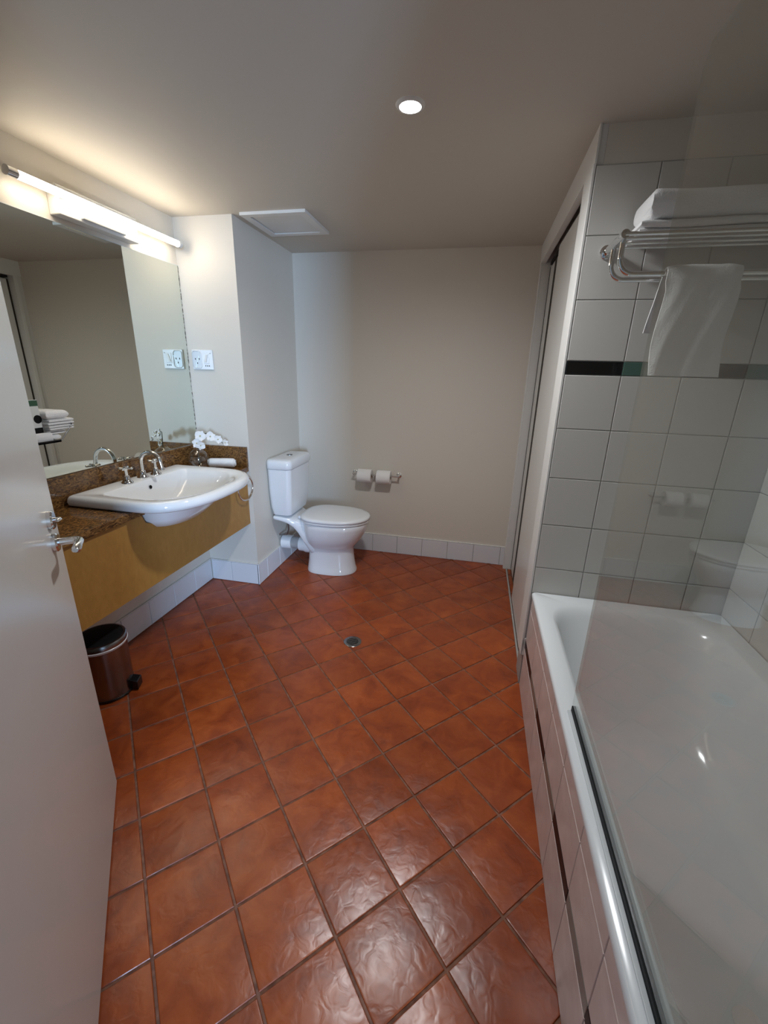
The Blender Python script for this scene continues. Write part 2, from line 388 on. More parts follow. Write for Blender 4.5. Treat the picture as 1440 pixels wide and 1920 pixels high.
MB().tube([dp(.084, .012, 1.027), dp(.084, .020, 1.027)], .006, 12).tube([dp(.074, .022, 1.027), dp(.084, .024, 1.027), dp(.094, .022, 1.027)], [.004, .0062, .004], 10).build('thumb_turn', M_CHROME, r2, 40)
fr = struct(MB().box(DX0-.05, DX0, YN, YN+.012, 0, 2.10).box(DX1, DX1+.05, YN, YN+.012, 0, 2.10).box(DX0, DX1, YN, YN+.012, 2.05, 2.10).build('trim_1', M_TRIM), 'white architrave around the entrance doorway', 'trim')

# ------------------------------------------------------------------ bedroom beyond the doorway (daylight comes from its window)
BX0, BX1, BY0, BH = -1.6, 3.6, -4.0, 2.5
M_CARPET = mat('carpet', (.20, .19, .18), .95)
struct(box('floor_bedroom', M_CARPET, BX0, BX1, BY0-.1, YN-.1, -.08, 0), 'grey carpet of the bedroom beyond the doorway', 'floor')
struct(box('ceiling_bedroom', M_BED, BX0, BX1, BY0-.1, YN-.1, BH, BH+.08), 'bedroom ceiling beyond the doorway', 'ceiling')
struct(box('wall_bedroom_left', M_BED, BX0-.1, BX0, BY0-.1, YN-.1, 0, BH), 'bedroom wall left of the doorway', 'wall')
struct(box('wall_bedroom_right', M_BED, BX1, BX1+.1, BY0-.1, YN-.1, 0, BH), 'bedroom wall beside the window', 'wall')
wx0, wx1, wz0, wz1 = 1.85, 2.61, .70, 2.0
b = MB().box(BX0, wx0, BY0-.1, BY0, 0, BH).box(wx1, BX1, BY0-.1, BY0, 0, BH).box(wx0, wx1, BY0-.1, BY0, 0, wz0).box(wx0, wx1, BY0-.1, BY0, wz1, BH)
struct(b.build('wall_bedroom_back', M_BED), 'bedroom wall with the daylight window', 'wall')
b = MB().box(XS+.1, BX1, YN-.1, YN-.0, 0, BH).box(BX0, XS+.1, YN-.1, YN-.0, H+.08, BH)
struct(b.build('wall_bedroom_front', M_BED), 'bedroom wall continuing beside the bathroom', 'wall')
wn = struct(empty('window_1', ((wx0+wx1)/2, BY0-.05, wz0)), 'white framed bedroom window letting in daylight', 'window')
b = MB().box(wx0, wx0+.04, BY0-.07, BY0-.03, wz0, wz1).box(wx1-.04, wx1, BY0-.07, BY0-.03, wz0, wz1).box(wx0, wx1, BY0-.07, BY0-.03, wz0, wz0+.04).box(wx0, wx1, BY0-.07, BY0-.03, wz1-.04, wz1)
b.build('window_frame', M_TRIM, wn)
box('pane', thin_glass('window_glass', (.96, .97, .96)), wx0+.03, wx1-.03, BY0-.054, BY0-.048, wz0+.03, wz1-.03, wn)

# ------------------------------------------------------------------ bath
BXL = .318
bt = empty('bathtub', (.69, 1.02, 0), 'white built in bathtub behind the glass screen', 'bathtub')
pn = MB().box(BXL+.004, BXL+.016, YN, Y2-.009, 0, .484).build('front_panel', M_GROUT, bt); pn['label'] = 'pink tiled front panel of the bath'
pj = [YN+.0, .36, .56, .76, .962, 1.158, 1.36, 1.56, Y2-.006]
for k in range(8):
    for (z0, z1, m) in ((0, .206, M_PTILE), (.206, .250, M_STILE), (.250, .415, M_PTILE), (.415, .488, M_PTILE)):
        if z0 == .206: m = M_MTILE if k % 2 == 1 else M_STILE
        walltile(pn, 0, BXL+.005, -1, pj[k], pj[k+1], z0, z1, m, th=.006)
X0, XB1, Y0, YE = BXL-.006, XS-.0085, YN+.002, Y2-.010
rings = [rrect(X0+.002, XB1, Y0, YE, .006, .478), rrect(X0, XB1, Y0, YE, .006, .484), rrect(X0, XB1, Y0, YE, .008, .500), rrect(X0+.006, XB1-.004, Y0+.004, YE-.004, .010, .506),
         rrect(.368, .985, .36, 1.715, .13, .506), rrect(.374, .978, .368, 1.706, .13, .5035), rrect(.384, .966, .38, 1.69, .13, .494), rrect(.392, .956, .392, 1.672, .13, .47),
         rrect(.405, .942, .42, 1.62, .135, .40), rrect(.425, .925, .455, 1.53, .14, .29), rrect(.445, .905, .49, 1.44, .145, .20), rrect(.47, .88, .53, 1.36, .14, .155), rrect(.52, .83, .60, 1.26, .12, .140), rrect(.60, .75, .75, 1.1, .06, .136)]
MB().loft(rings, False, True).build('shell', M_ACRYLIC, bt, 50)
MB().lathe([(.0, 0), (.024, 0), (.030, .002), (.030, .003)], (.675, .66, .137), (0, 0, 1), 24, False).build('waste', M_CHROME, bt, 40)

# glass screen
GX = .346; GY1 = 1.075
sc = empty('shower_screen', (GX, .66, .506), 'frameless clear glass bath screen with black bottom seal', 'glass screen')
rings = [[(GX-.003+dx, y, z) for (y, z) in ((YN+.024, .5275), (GY1-.004, .5275), (GY1, .532), (GY1, 1.955), (GY1-.02, 1.985), (YN+.024, 1.985))] for dx in (0, .006)]
MB().loft(rings).build('pane', M_GLASS, sc)
box('bottom_rail', M_ALU, GX-.015, GX-.005, YN+.02, GY1-.006, .507, .513, sc, .0015)
box('inner_rail', M_ALU, GX+.006, GX+.018, YN+.02, GY1-.006, .507, .515, sc, .0015)
box('seal_strip', M_SEAL, GX-.005, GX+.006, YN+.02, GY1-.004, .507, .5275, sc, .0015)
box('wall_channel', M_ALU, GX-.012, GX+.012, YN+.001, YN+.026, .507, 1.985, sc, .002)

# ------------------------------------------------------------------ towel rack, folded and hanging towels
rk = empty('towel_rack', (.72, Y2-.008, 1.83), 'chrome tube towel rack on the tiled bath wall', 'towel rack')
ZR = 1.832; RX0, RX1 = .385, 1.02; YF = 1.575
for x in (RX0, RX1):
    MB().tube([(x, Y2-.008, ZR), (x, YF, ZR)], .0125, 16).build('side_rail', M_CHROME, rk, 50)
    MB().lathe([(.022, 0), (.022, .006), (.014, .012)], (x, Y2-.008, ZR), (0, -1, 0), 20).build('wall_flange', M_CHROME, rk, 40)
for y in (YF+.004, 1.625, 1.675, 1.725):
    MB().tube([(RX0, y, ZR), (RX1, y, ZR)], .0065, 12).build('shelf_bar', M_CHROME, rk, 50)
def loop(y, zb, x0, x1):
    r = .045
    pts = [(x0, y, ZR)] + [tuple(p) for p in arc((x0+r, y, zb+r), r, 180, 270, 8, (1, 0, 0), (0, 0, 1))] + [tuple(p) for p in arc((x1-r, y, zb+r), r, 270, 360, 8, (1, 0, 0), (0, 0, 1))] + [(x1, y, ZR)]
    return MB().tube(pts, .0085, 12).build('hanging_rail', M_CHROME, rk, 50)
loop(1.70, 1.731, RX0+.002, RX1-.002); loop(1.615, 1.731, RX0+.006, RX1-.006)

def wavy(seed):
    rnd = random.Random(seed); ph = [rnd.uniform(0, 6.28) for _ in range(6)]
    return lambda a, b_: math.sin(a*23+ph[0])*.4+math.sin(b_*31+ph[1])*.3+math.sin(a*11-b_*17+ph[2])*.5
def folded(name, x0, x1, y0, y1, z0, z1, m, parent=None, layers=3, seed=1, openx=0, axis='y', n=14, mess=1.0):
    """folded cloth: one spiral-like section of `layers` stacked folds, extruded lengthwise with uneven edges"""
    h = (z1-z0)/layers; wv = wavy(seed); mb = MB()
    for k in range(layers):
        za = z0+k*h; zb = za+h*.96; r = h*.46; rings = []
        for i in range(n+1):
            t = i/n
            s_ = y0+(y1-y0)*t if axis == 'y' else x0+(x1-x0)*t
            e = min(1, min(t, 1-t)*n/1.2); infl = .55+.45*math.sqrt(max(0, e*(2-e)))
            lo, hi = (x0, x1) if axis == 'y' else (y0, y1)
            off = wv(s_, k)*.004*mess; off2 = wv(s_+.3, k+5)*.005*mess
            lo2, hi2 = lo+off+((k*7+seed*3) % 5)*.002*mess, hi+off2-((k*5+seed) % 4)*.003*mess
            zm = (za+zb)/2+wv(s_*.7, k+2)*.0012*mess; hh = (zb-za)/2*infl; ring = []
            for a in range(-90, 91, 30):
                ring.append((hi2-hh+hh*math.cos(math.radians(a)), zm+hh*math.sin(math.radians(a))))
            for a in range(90, 271, 30):
                ring.append((lo2+hh+hh*math.cos(math.radians(a)), zm+hh*math.sin(math.radians(a))))
            rings.append([(q[0], s_, q[1]) if axis == 'y' else (s_, q[0], q[1]) for q in ring])
        mb.loft(rings)
    return mb.build(name, m, parent, 60)
ZT = ZR+.0068
tag(folded('folded_towel', .432, .99, 1.603, 1.775, ZT, ZT+.038, M_TOWEL, layers=2, seed=3, axis='x', n=40, mess=1.6), 'white folded bath towel lying directly on the rack bars', 'towel', 'folded towels on the bath rack')
tag(folded('folded_towel', .447, .985, 1.577, 1.765, ZT+.039, ZT+.122, M_TOWEL, layers=1, seed=8, axis='x', n=40, mess=1.8), 'thicker white folded bath towel on top of the rack pile', 'towel', 'folded towels on the bath rack')

# hanging hand towel over the front lower rail
def hang():
    mb = MB(); yr, zr, r = 1.615, 1.731, .010; prof = []
    prof += [(yr+r+.004+.035*t, 1.565+(zr-1.565)*(1-t)) for t in [1-i/8 for i in range(8)]]
    prof += [(yr+(r+.004)*math.cos(math.radians(a)), zr+(r+.004)*math.sin(math.radians(a))) for a in range(0, 181, 30)]
    prof += [(yr-r-.004-.006*(i/12), zr-(zr-1.432)*i/12) for i in range(1, 13)]
    n = 26; T = .010; x0, x1 = .528, .730; outer = []; rows_ = []
    for i in range(n+1):
        t = i/n; x = x0+(x1-x0)*t; rows_.append((x, t))
    vs = []; fs = []; m = len(prof)
    nor = []
    for k in range(m):
        a = Vector((prof[max(0, k-1)][0], prof[max(0, k-1)][1])); c = Vector((prof[min(m-1, k+1)][0], prof[min(m-1, k+1)][1])); t = (c-a).normalized(); nor.append((t.y, -t.x))
    for side in (0, 1):
        for (x, t) in rows_:
            for k in range(m):
                wob = .0022*math.sin(x*60+k*.25)+.0015*math.sin(x*131+k)
                ny, nz = nor[k]; sg = -1 if side else 0
                edge = math.sin(math.pi*min(1, min(t, 1-t)*6)/2)
                off = wob*(1 if k > 14 or k < 8 else .2) + sg*0 + (T*(.5+.5*edge) if side else 0)
                vs.append((x + (.006*math.sin(k*.5) if k > 15 else -.014*(1-k/8) if k < 8 else 0)*(1 if i else 1), prof[k][0]-ny*off*(-1), prof[k][1]+nz*off))
    S = (n+1)*m
    for i in range(n):
        for k in range(m-1):
            a = i*m+k; fs.append((a, a+1, a+m+1, a+m)); fs.append((S+a, S+a+m, S+a+m+1, S+a+1))
    for k in range(m-1):
        fs.append((k, S+k, S+k+1, k+1)); a = n*m+k; fs.append((a, a+1, S+a+1, S+a))
    for i in range(n):
        a = i*m; fs.append((a, a+m, S+a+m, S+a)); a = i*m+m-1; fs.append((a, S+a, S+a+m, a+m))
    mb.add(vs, fs); return mb.build('hanging_towel', M_TOWEL, None, 60)
tag(hang(), 'white hand towel hanging over the lower rail of the rack', 'towel')

# ------------------------------------------------------------------ ceiling hatch and downlight
ht = empty('ceiling_hatch', (-1.13, 2.55, H), 'square white exhaust hatch in the ceiling corner above the toilet', 'ceiling hatch')
hx0, hx1, hy0, hy1, hz = -1.318, -.950, 2.372, 2.742, 2.186
b = MB().box(hx0, hx0+.040, hy0, hy1, hz, H).box(hx1-.040, hx1, hy0, hy1, hz, H).box(hx0+.04, hx1-.04, hy0, hy0+.040, hz, H).box(hx0+.04, hx1-.04, hy1-.040, hy1, hz, H)
b.build('frame', M_TRIM, ht)
box('panel', M_WHITE, hx0+.047, hx1-.041, hy0+.041, hy1-.047, hz+.004, H-.001, ht, .002)
dl = empty('downlight', (-.285, 1.592, H), 'small round recessed downlight lit in the ceiling', 'downlight')
MB().lathe([(.034, -.001), (.034, -.007), (.043, -.005), (.046, -.001)], (-.285, 1.592, H), (0, 0, 1), 32, False, False).build('trim_ring', M_TRIM, dl, 50)
MB().lathe([(.0005, -.004), (.034, -.004)], (-.285, 1.592, H), (0, 0, 1), 32, False, False).build('lens', M_LENS, dl)
sp = bpy.data.lights.new('downlight_beam', 'SPOT'); sp.energy = DOWN_W; sp.color = DOWN_COL; sp.spot_size = math.radians(178); sp.spot_blend = 1.0; sp.shadow_soft_size = .06
spo = bpy.data.objects.new('downlight_beam', sp); COL.objects.link(spo); spo.location = (-.285, 1.592, H-.02)
spo.parent = dl; spo.matrix_parent_inverse = Matrix.Translation(-Vector(dl.location))

# ------------------------------------------------------------------ strip light above the mirror
vl = empty('wall_strip_light', (XL, 1.88, 2.03), 'long fluorescent tube light on a white fitting above the mirror', 'wall light')
TX, TZ, TY0, TY1 = -1.668, 2.053, 1.462, 2.325
tb = MB().tube([(TX, TY0, TZ), (TX, TY1, TZ)], .0145, 24).build('tube', M_TUBE, vl, 60)
tb.data.materials.append(M_PLASTIC)                 # opaque back of the LED tube, towards the wall
for pl in tb.data.polygons:
    if pl.normal.dot(Vector((-.80, 0, .60))) > .35: pl.material_index = 1
for y0, y1 in ((TY0-.032, TY0+.004), (TY1-.004, TY1+.020)):
    MB().tube([(TX, y0, TZ), (TX, y1, TZ)], .0165, 20).build('end_cap', M_CHROME if y0 < 1.6 else M_ALU, vl, 60)
fit = box('fitting_box', M_TRIM, XL, -1.688, 1.635, 2.055, 1.984, 2.090, vl, .004)
b2 = box('raised_cover', M_TRIM, -1.690, -1.676, 1.735, 1.965, 1.996, 2.032, fit, .003)
for y in (1.655, 2.035):
    MB().box(-1.69, TX+.004, y-.012, y+.012, TZ-.012, TZ+.0).build('tube_clip', M_TRIM, fit)

# ------------------------------------------------------------------ mirror
mr_ = empty('wall_mirror', (XL, 1.35, .962), 'large frameless mirror above the granite backsplash', 'mirror')
box('glass', M_MIRROR, XL+.0005, XL+.0055, .30, YB-.0075, .962, 1.962, mr_)
box('worn_edge', M_MEDGE, XL+.0005, XL+.0057, YB-.0075, YB-.001, .962, 1.962, mr_)
box('top_edge', M_ALU, XL+.0005, XL+.0057, .30, YB-.001, 1.962, 1.9645, mr_)

# ------------------------------------------------------------------ vanity: granite worktop, yellow front panel
CZ0, CZ1, CXF = .800, .830, -1.388
wt = empty('granite_worktop', (-1.56, 1.35, CZ0), 'polished brown granite vanity top with upstands', 'worktop')
MB().prism([(XL, .30), (CXF, .30), (CXF, 1.497), (-1.60, 1.497), (-1.60, 2.045), (CXF, 2.045), (CXF, YB-.001), (XL, YB-.001)], 2, CZ0, CZ1).build('slab', M_STONE, wt, bevel=.0015)
box('back_upstand', M_STONE, XL, XL+.020, .30, YB-.001, CZ1, .9605, wt, .0015)
box('side_upstand', M_STONE, XL+.020, X1-.012, YB-.020, YB-.001, CZ1, .956, wt, .0015)
vp = empty('vanity_panel', (-1.41, 1.35, .445), 'yellow timber veneer apron panel below the basin', 'vanity panel')
MB().prism([(.30, .447), (YB-.002, .447), (YB-.002, CZ0-.001), (2.05, CZ0-.001), (2.03, .755), (1.94, .715), (1.60, .715), (1.51, .755), (1.49, CZ0-.001), (.30, CZ0-.001)], 0, -1.424, -1.404).build('front_panel', M_VENEER, vp)
box('support_rail', M_WHITE, XL+.001, XL+.04, .30, YB-.002, .70, CZ0-.001, vp)

# ------------------------------------------------------------------ basin (semi recessed, D shaped)
def dshape(xb, xf, y0, y1, z, xs=None, e=2.5, rb=.012, n=28):
    cy = (y0+y1)/2; hw = (y1-y0)/2; xs = xs if xs is not None else xb+(xf-xb)*.45; pts = []
    for i in range(5):                                    # back left corner -> left side
        a = math.radians(180+90*i/4); pts.append((xb+rb+rb*math.cos(a), y0+rb+rb*math.sin(a), z))
    for i in range(n+1):
        a = math.radians(-90+180*i/n); c, s_ = math.cos(a), math.sin(a)
        pts.append((xs+(xf-xs)*abs(c)**(2/e), cy+hw*math.copysign(abs(s_)**(2/e), s_), z))
    for i in range(5):
        a = math.radians(90+90*i/4); pts.append((xb+rb+rb*math.cos(a), y1-rb+rb*math.sin(a), z))
    return pts
bs = empty('basin', (-1.42, 1.775, .83), 'white semi recessed ceramic wash basin with wide tap ledge', 'basin')
R = [dshape(-1.50, -1.37, 1.62, 1.86, .700, rb=.05), dshape(-1.55, -1.325, 1.565, 1.915, .714, rb=.06), dshape(-1.585, -1.285, 1.525, 1.975, .755, rb=.05), dshape(-1.592, -1.255, 1.505, 2.015, .810, rb=.04),
     dshape(-1.594, -1.235, 1.497, 2.030, .8315, rb=.03), dshape(-1.700, -1.145, 1.424, 2.126, .8325, -1.38), dshape(-1.704, -1.136, 1.417, 2.133, .838, -1.38), dshape(-1.706, -1.132, 1.414, 2.136, .852, -1.38),
     dshape(-1.704, -1.135, 1.417, 2.133, .866, -1.38), dshape(-1.700, -1.143, 1.424, 2.126, .875, -1.38), dshape(-1.694, -1.155, 1.435, 2.115, .8785, -1.38), dshape(-1.685, -1.165, 1.444, 2.106, .878, -1.38),
     dshape(-1.604, -1.182, 1.486, 2.064, .8755, -1.42, rb=.03), dshape(-1.600, -1.190, 1.494, 2.056, .872, -1.42, rb=.03), dshape(-1.595, -1.205, 1.504, 2.046, .862, -1.42, rb=.03), dshape(-1.591, -1.228, 1.514, 2.034, .845, -1.42, rb=.035),
     dshape(-1.586, -1.256, 1.524, 2.018, .818, -1.42, rb=.04), dshape(-1.576, -1.292, 1.55, 1.965, .772, -1.43, rb=.05), dshape(-1.555, -1.325, 1.59, 1.90, .738, -1.44, rb=.05), dshape(-1.52, -1.36, 1.65, 1.85, .724, -1.44, rb=.04), dshape(-1.46, -1.41, 1.73, 1.79, .720, -1.44, rb=.02)]
MB().loft(R).build('bowl', M_CERAMIC, bs, 55)
MB().lathe([(.0, 0), (.008, 0), (.0095, .001)], (-1.5865, 1.775, .838), (.98, 0, .2), 16, False, True).build('overflow_hole', M_BLACKM, bs)
MB().lathe([(.0, .002), (.020, .002), (.024, 0)], (-1.435, 1.76, .7205), (0, 0, 1), 24, False, False).build('waste', M_CHROME, bs, 40)

# taps
def handle(y, label):
    t = empty('tap_handle', (-1.638, y, .878), label, 'tap', 'cross head basin taps')
    MB().lathe([(.027, 0), (.0265, .003), (.021, .008), (.0165, .020), (.0135, .030), (.012, .034), (.008, .037), (.0075, .060), (.009, .063)], (-1.638, y, .8775), (0, 0, 1), 24).build('body', M_CHROME, t, 45)
    z = .8775+.070
    hd = MB().lathe([(.009, -.007), (.011, -.002), (.011, .004), (.006, .010)], (-1.638, y, z), (0, 0, 1), 20).build('hub', M_CHROME, t, 45)
    for k in range(4):
        a = math.radians(22+90*k); c, s_ = math.cos(a), math.sin(a)
        MB().tube([(-1.638+c*.006, y+s_*.006, z), (-1.638+c*.022, y+s_*.022, z+.001), (-1.638+c*.030, y+s_*.030, z+.0015), (-1.638+c*.034, y+s_*.034, z+.0015)], [.0042, .0050, .0066, .0035], 10).build('arm', M_CHROME, hd, 60)
    return t
handle(1.690, 'chrome cross head tap on the near side of the spout')
handle(1.884, 'chrome cross head tap on the mirror far side of the spout')
st = empty('basin_spout', (-1.652, 1.808, .878), 'tall chrome gooseneck spout in the middle of the basin ledge', 'tap')
MB().lathe([(.028, 0), (.0275, .003), (.022, .009), (.0175, .022), (.015, .034), (.0125, .036)], (-1.652, 1.808, .8775), (0, 0, 1), 24).build('base', M_CHROME, st, 45)
pts = [(-1.652, 1.808, .905), (-1.652, 1.808, .945)] + [tuple(p) for p in arc((-1.594, 1.808, .952), .058, 180, 8, 16, (1, 0, 0), (0, 0, 1))] + [(-1.534, 1.808, .945), (-1.531, 1.808, .930)]
MB().tube(pts, .0098, 16).build('neck', M_CHROME, st, 60)
MB().tube([(-1.531, 1.808, .936), (-1.530, 1.808, .924)], .0115, 16).build('nozzle', M_CHROME, st, 50)

# towel ring on the panel end
tr = empty('towel_ring', (-1.404, 2.305, .79), 'chrome towel ring hanging at the end of the vanity panel', 'towel ring')
MB().lathe([(.017, 0), (.017, .005), (.010, .009), (.008, .024), (.011, .030), (.011, .040)], (-1.404, 2.300, .785), (1, 0, 0), 20).build('boss', M_CHROME, tr, 45)
MB().tube(arc((-1.370, 2.306, .709), .075, 0, 348, 29, (.10, .995, 0), (.0, 0, 1)), .0046, 10, closed=True).build('ring', M_CHROME, tr, 60)

# ------------------------------------------------------------------ power outlet with plug cover on the boxed wall
po = empty('power_outlet', (-1.632, YB, 1.464), 'white double power outlet with clear plug cover beside the mirror', 'power outlet')
MB().box(-1.700, -1.563, YB-.010, YB, 1.408, 1.521).build('plate', M_PLASTIC, po, bevel=.004, seg=3)
M_CLEAR = thin_glass('clear_plastic', (.93, .95, .96), 1.45)
cv = MB().loft([rrect(-1.694, -1.634, 1.415, 1.513, .02, 0), rrect(-1.692, -1.636, 1.418, 1.510, .02, 0)], False, False)
b = MB(); rr_ = lambda ins, y: [(q[0], y, q[1]) for q in rrect(-1.694+ins, -1.636-ins, 1.416+ins, 1.514-ins, .018, 0)]
b.loft([rr_(0, YB-.010), rr_(.001, YB-.020), rr_(.005, YB-.024)], False, True).build('plug_cover', M_CLEAR, po, 40)
rim = [(q[0], YB-.011, q[1]) for q in rrect(-1.694, -1.636, 1.416, 1.514, .018, 0)]
MB().tube(rim, .0026, 8, closed=True).build('cover_rim', M_PLASTIC, po, 60)
for (x, z) in ((-1.677, 1.468), (-1.652, 1.468), (-1.665, 1.445)):
    MB().box(x-.002, x+.002, YB-.0112, YB-.009, z-.005, z+.005).build('socket_slot', M_BLACKM, po)
MB().box(-1.622, -1.585, YB-.0125, YB-.009, 1.442, 1.500).build('switch_panel', M_PLASTIC, po, bevel=.002)
rk_ = MB().prism([(-1.618, 1.450), (-1.604, 1.450), (-1.590, 1.494), (-1.604, 1.494)], 1, YB-.016, YB-.012).build('rocker', M_TRIM, po, bevel=.001)
for x in (-1.612, -1.600, -1.588):
    MB().lathe([(.0, 0), (.0032, 0), (.0032, .0015)], (x, YB-.0098, 1.430), (0, -1, 0), 12, False).build('indicator', M_BLACKM, po)
MB().lathe([(.0, 0), (.003, 0), (.003, .0015)], (-1.576, YB-.0098, 1.500), (0, -1, 0), 12, False).build('screw', M_PIPE, po)

# ------------------------------------------------------------------ vase, orchid, rolled towel on the worktop
vx, vy = -1.612, 2.215
va = empty('vase', (vx, vy, CZ1), 'round clear glass bubble vase on the granite top', 'vase')
prof = []
for a in range(-72, 66, 9): prof.append((.061*math.cos(math.radians(a)), .066+.062*math.sin(math.radians(a))))
prof = [(.024, .0005), (.030, .001)]+prof+[(.024, .126), (.023, .134), (.026, .138)]
MB().lathe(prof, (vx, vy, CZ1), (0, 0, 1), 32, True, False).build('bubble', M_VASE, va, 60)
MB().lathe([(.031, 0), (.031, .004), (.026, .007)], (vx, vy, CZ1+.0003), (0, 0, 1), 28).build('foot', M_VASE, va, 40)
orc = empty('orchid_spray', (vx, vy, CZ1+.03), 'white artificial orchid spray arching out of the vase', 'flowers')
stem = [(vx+.004, vy+.004, CZ1+.02), (vx+.002, vy, CZ1+.09), (vx, vy+.005, CZ1+0.172), (vx+.01, vy+.02, CZ1+0.212), (vx+.04, vy+.04, CZ1+0.217), (vx+.075, vy+.055, CZ1+0.202), (vx+.11, vy+.07, CZ1+0.172), (vx+.125, vy+.075, CZ1+0.157)]
MB().tube(stem, [.0022]*6+[.002, .0015], 8).build('stem', M_STEM, orc, 60)
def petal_mesh(L_, W_):
    vs = []; n, m = 8, 5; fs = []
    for side in (0, 1):
        for i in range(n+1):
            t = i/n; wd = W_*math.sin(math.pi*(t**.75))**.7 if 0 < t < 1 else .0006
            for k in range(m):
                s_ = (k/(m-1)-.5)*2
                vs.append((L_*t, wd*s_, .25*L_*t*t*0.5-.10*L_*(s_*s_)*math.sin(math.pi*t)+(.0007 if side else 0)))
    S = (n+1)*m
    for i in range(n):
        for k in range(m-1):
            a = i*m+k; fs += [(a, a+m, a+m+1, a+1), (S+a, S+a+1, S+a+m+1, S+a+m)]
    return MB().add(vs, fs).mesh('petal', 80)
PM1, PM2 = petal_mesh(.030, .019), petal_mesh(.030, .011); PM1.materials.append(M_PETAL); PM2.materials.append(M_PETAL)
def flower(loc, face, sc_=1.0, roll=0):
    f = Vector(face).normalized(); q = f.to_track_quat('Z', 'Y')
    c = MB().lathe([(.002, -.004), (.005, 0), (.004, .006), (.001, .010)], (0, 0, 0), (0, 0, 1), 10).mesh('flower', 60); c.materials.append(M_PETALC)
    fl = bpy.data.objects.new('flower', c); COL.objects.link(fl); fl.parent = orc
    fl.matrix_parent_inverse = Matrix.Translation(-Vector(orc.location)); fl.location = loc; fl.rotation_mode = 'QUATERNION'; fl.rotation_quaternion = q; fl.scale = (sc_,)*3
    for k in range(5):
        me = PM1 if k in (1, 4) else PM2
        p = bpy.data.objects.new('petal', me); COL.objects.link(p); p.parent = fl
        p.rotation_euler = (0, math.radians(-12), math.radians(72*k+roll))
flower((vx+.000, vy-.002, CZ1+0.162), (.7, -.7, .1), 1.05, 10)
flower((vx+.022, vy+.002, CZ1+0.150), (.6, -.6, -.2), .95, 40)
flower((vx+.018, vy+.012, CZ1+0.204), (.6, -.7, .25), 1.15, 60)
flower((vx+.066, vy+.040, CZ1+0.200), (.7, -.7, .3), 1.05, 15)
flower((vx+.102, vy+.062, CZ1+0.182), (.6, -.7, .2), .9, 50)
flower((vx+.132, vy+.085, CZ1+0.160), (.9, -.3, .2), .75, 20)
# rolled face cloth
def roll(name, a, b_, r, label):
    mb = MB(); a = Vector(a); b_ = Vector(b_); t = (b_-a).normalized(); u = Vector((0, 0, 1)); w_ = t.cross(u); rings = []
    n = 40
    def prof_(s_):
        out = []
        for k in range(n): 
            ang = 2*math.pi*k/n; rr = r*(1-.06*k/n)*(1-.05*max(0, -math.sin(ang)))
            out.append((rr*math.cos(ang), rr*math.sin(ang)))
        return out
    Ln = (b_-a).length
    for s_, k in ((0, .55), (.004, .85), (.012, .98), (.03, 1.0), (Ln*.5, 1.0), (Ln*.5+.003, 1.02), (Ln-.03, 1.02), (Ln-.012, 1.0), (Ln-.004, .88), (Ln, .6)):
        rings.append([a+t*s_+w_*(p[0]*k)+u*(p[1]*k) for p in prof_(s_)])
    mb.loft(rings); o = mb.build(name, M_TOWEL, None, 60); tag(o, label, 'towel')
    sp_ = []
    for e, sg in ((a, -1), (b_, 1)):
        pts_ = [e+t*sg*.0015+w_*(.0035+.9*r*.62*(k/40))*math.cos(k*.38)+u*(.0035+.9*r*.62*(k/40))*math.sin(k*.38) for k in range(41)]
        MB().tube(pts_, .0018, 6).build('spiral_fold', M_TOWEL, o, 60)
    return o
roll('rolled_towel', (-1.597, 2.288, CZ1+.0305), (-1.445, 2.334, CZ1+.0305), .030, 'white rolled face cloth lying beside the vase')

# ------------------------------------------------------------------ wall tray with towels, soap and card (left, in front of the mirror)
ty = empty('wall_tray', (-1.66, 1.37, 1.12), 'small black wall tray in front of the mirror by the door', 'tray')
TX0, TX1_, TY0_, TY1_, TZ_ = XL+.006, -1.625, 1.225, 1.388, 1.122
box('tray_plate', M_BLACK, TX0, TX1_, TY0_, TY1_, TZ_, TZ_+.006, ty, .001)
box('front_lip', M_BLACK, TX1_-.004, TX1_, TY0_, TY1_, TZ_, TZ_+.010, ty, .001)
MB().tube([(TX1_-.003, TY1_, TZ_+.004), (TX1_-.003, TY1_+.066, TZ_+.066)], .0022, 8).build('side_wire', M_STEEL, ty, 60)
MB().tube([(TX0+.004, TY1_, TZ_+.004), (TX0+.004, TY1_+.066, TZ_+.066)], .0022, 8).build('side_wire', M_STEEL, ty, 60)
MB().tube([(TX1_-.003, TY1_+.066, TZ_+.066), (TX0+.004, TY1_+.066, TZ_+.066)], .0022, 8).build('side_wire', M_STEEL, ty, 60)
z = TZ_+.0062
tl = ['lowest', 'second', 'third', 'fourth', 'topmost']
hts = [.022, .018, .020, .024, .034]
for k in range(5):
    yr = (TY1_+.030, TY1_+.052, TY1_+.076, TY1_+.082, TY1_+.070)[k]
    o = folded('face_cloth', TX0+.002, TX1_-.026 if k < 2 else TX1_-.008, 1.352-.0*k, yr, z, z+hts[k]-.0008, M_TOWEL, layers=1 if k in (0, 4) else 2, seed=k+11, axis='x', n=12, mess=.8)
    tag(o, 'white folded face cloth, %s of the pile on the black tray' % tl[k], 'towel', 'face cloths on the wall tray'); z += hts[k]
so = MB().loft([[(q[0], q[1], TZ_+.0064+zz) for q in rrect(TX1_-.024+i_, TX1_-.006-i_, 1.292+i_, 1.362-i_, .004, 0)] for zz, i_ in ((0, .003), (.003, 0), (.030, 0), (.035, .004))]).build('soap_box', M_PLASTIC, None, 50)
tag(so, 'small white wrapped soap pack in front of the cloths', 'soap')
cd_ = empty('tent_card', (TX1_-.045, TY0_+.045, TZ_+.0062), 'white printed card with green top standing on the tray', 'card')
cx = TX1_-.034
box('sheet', M_CARD, cx-.0015, cx, 1.285, 1.350, TZ_+.0064, TZ_+.165, cd_)
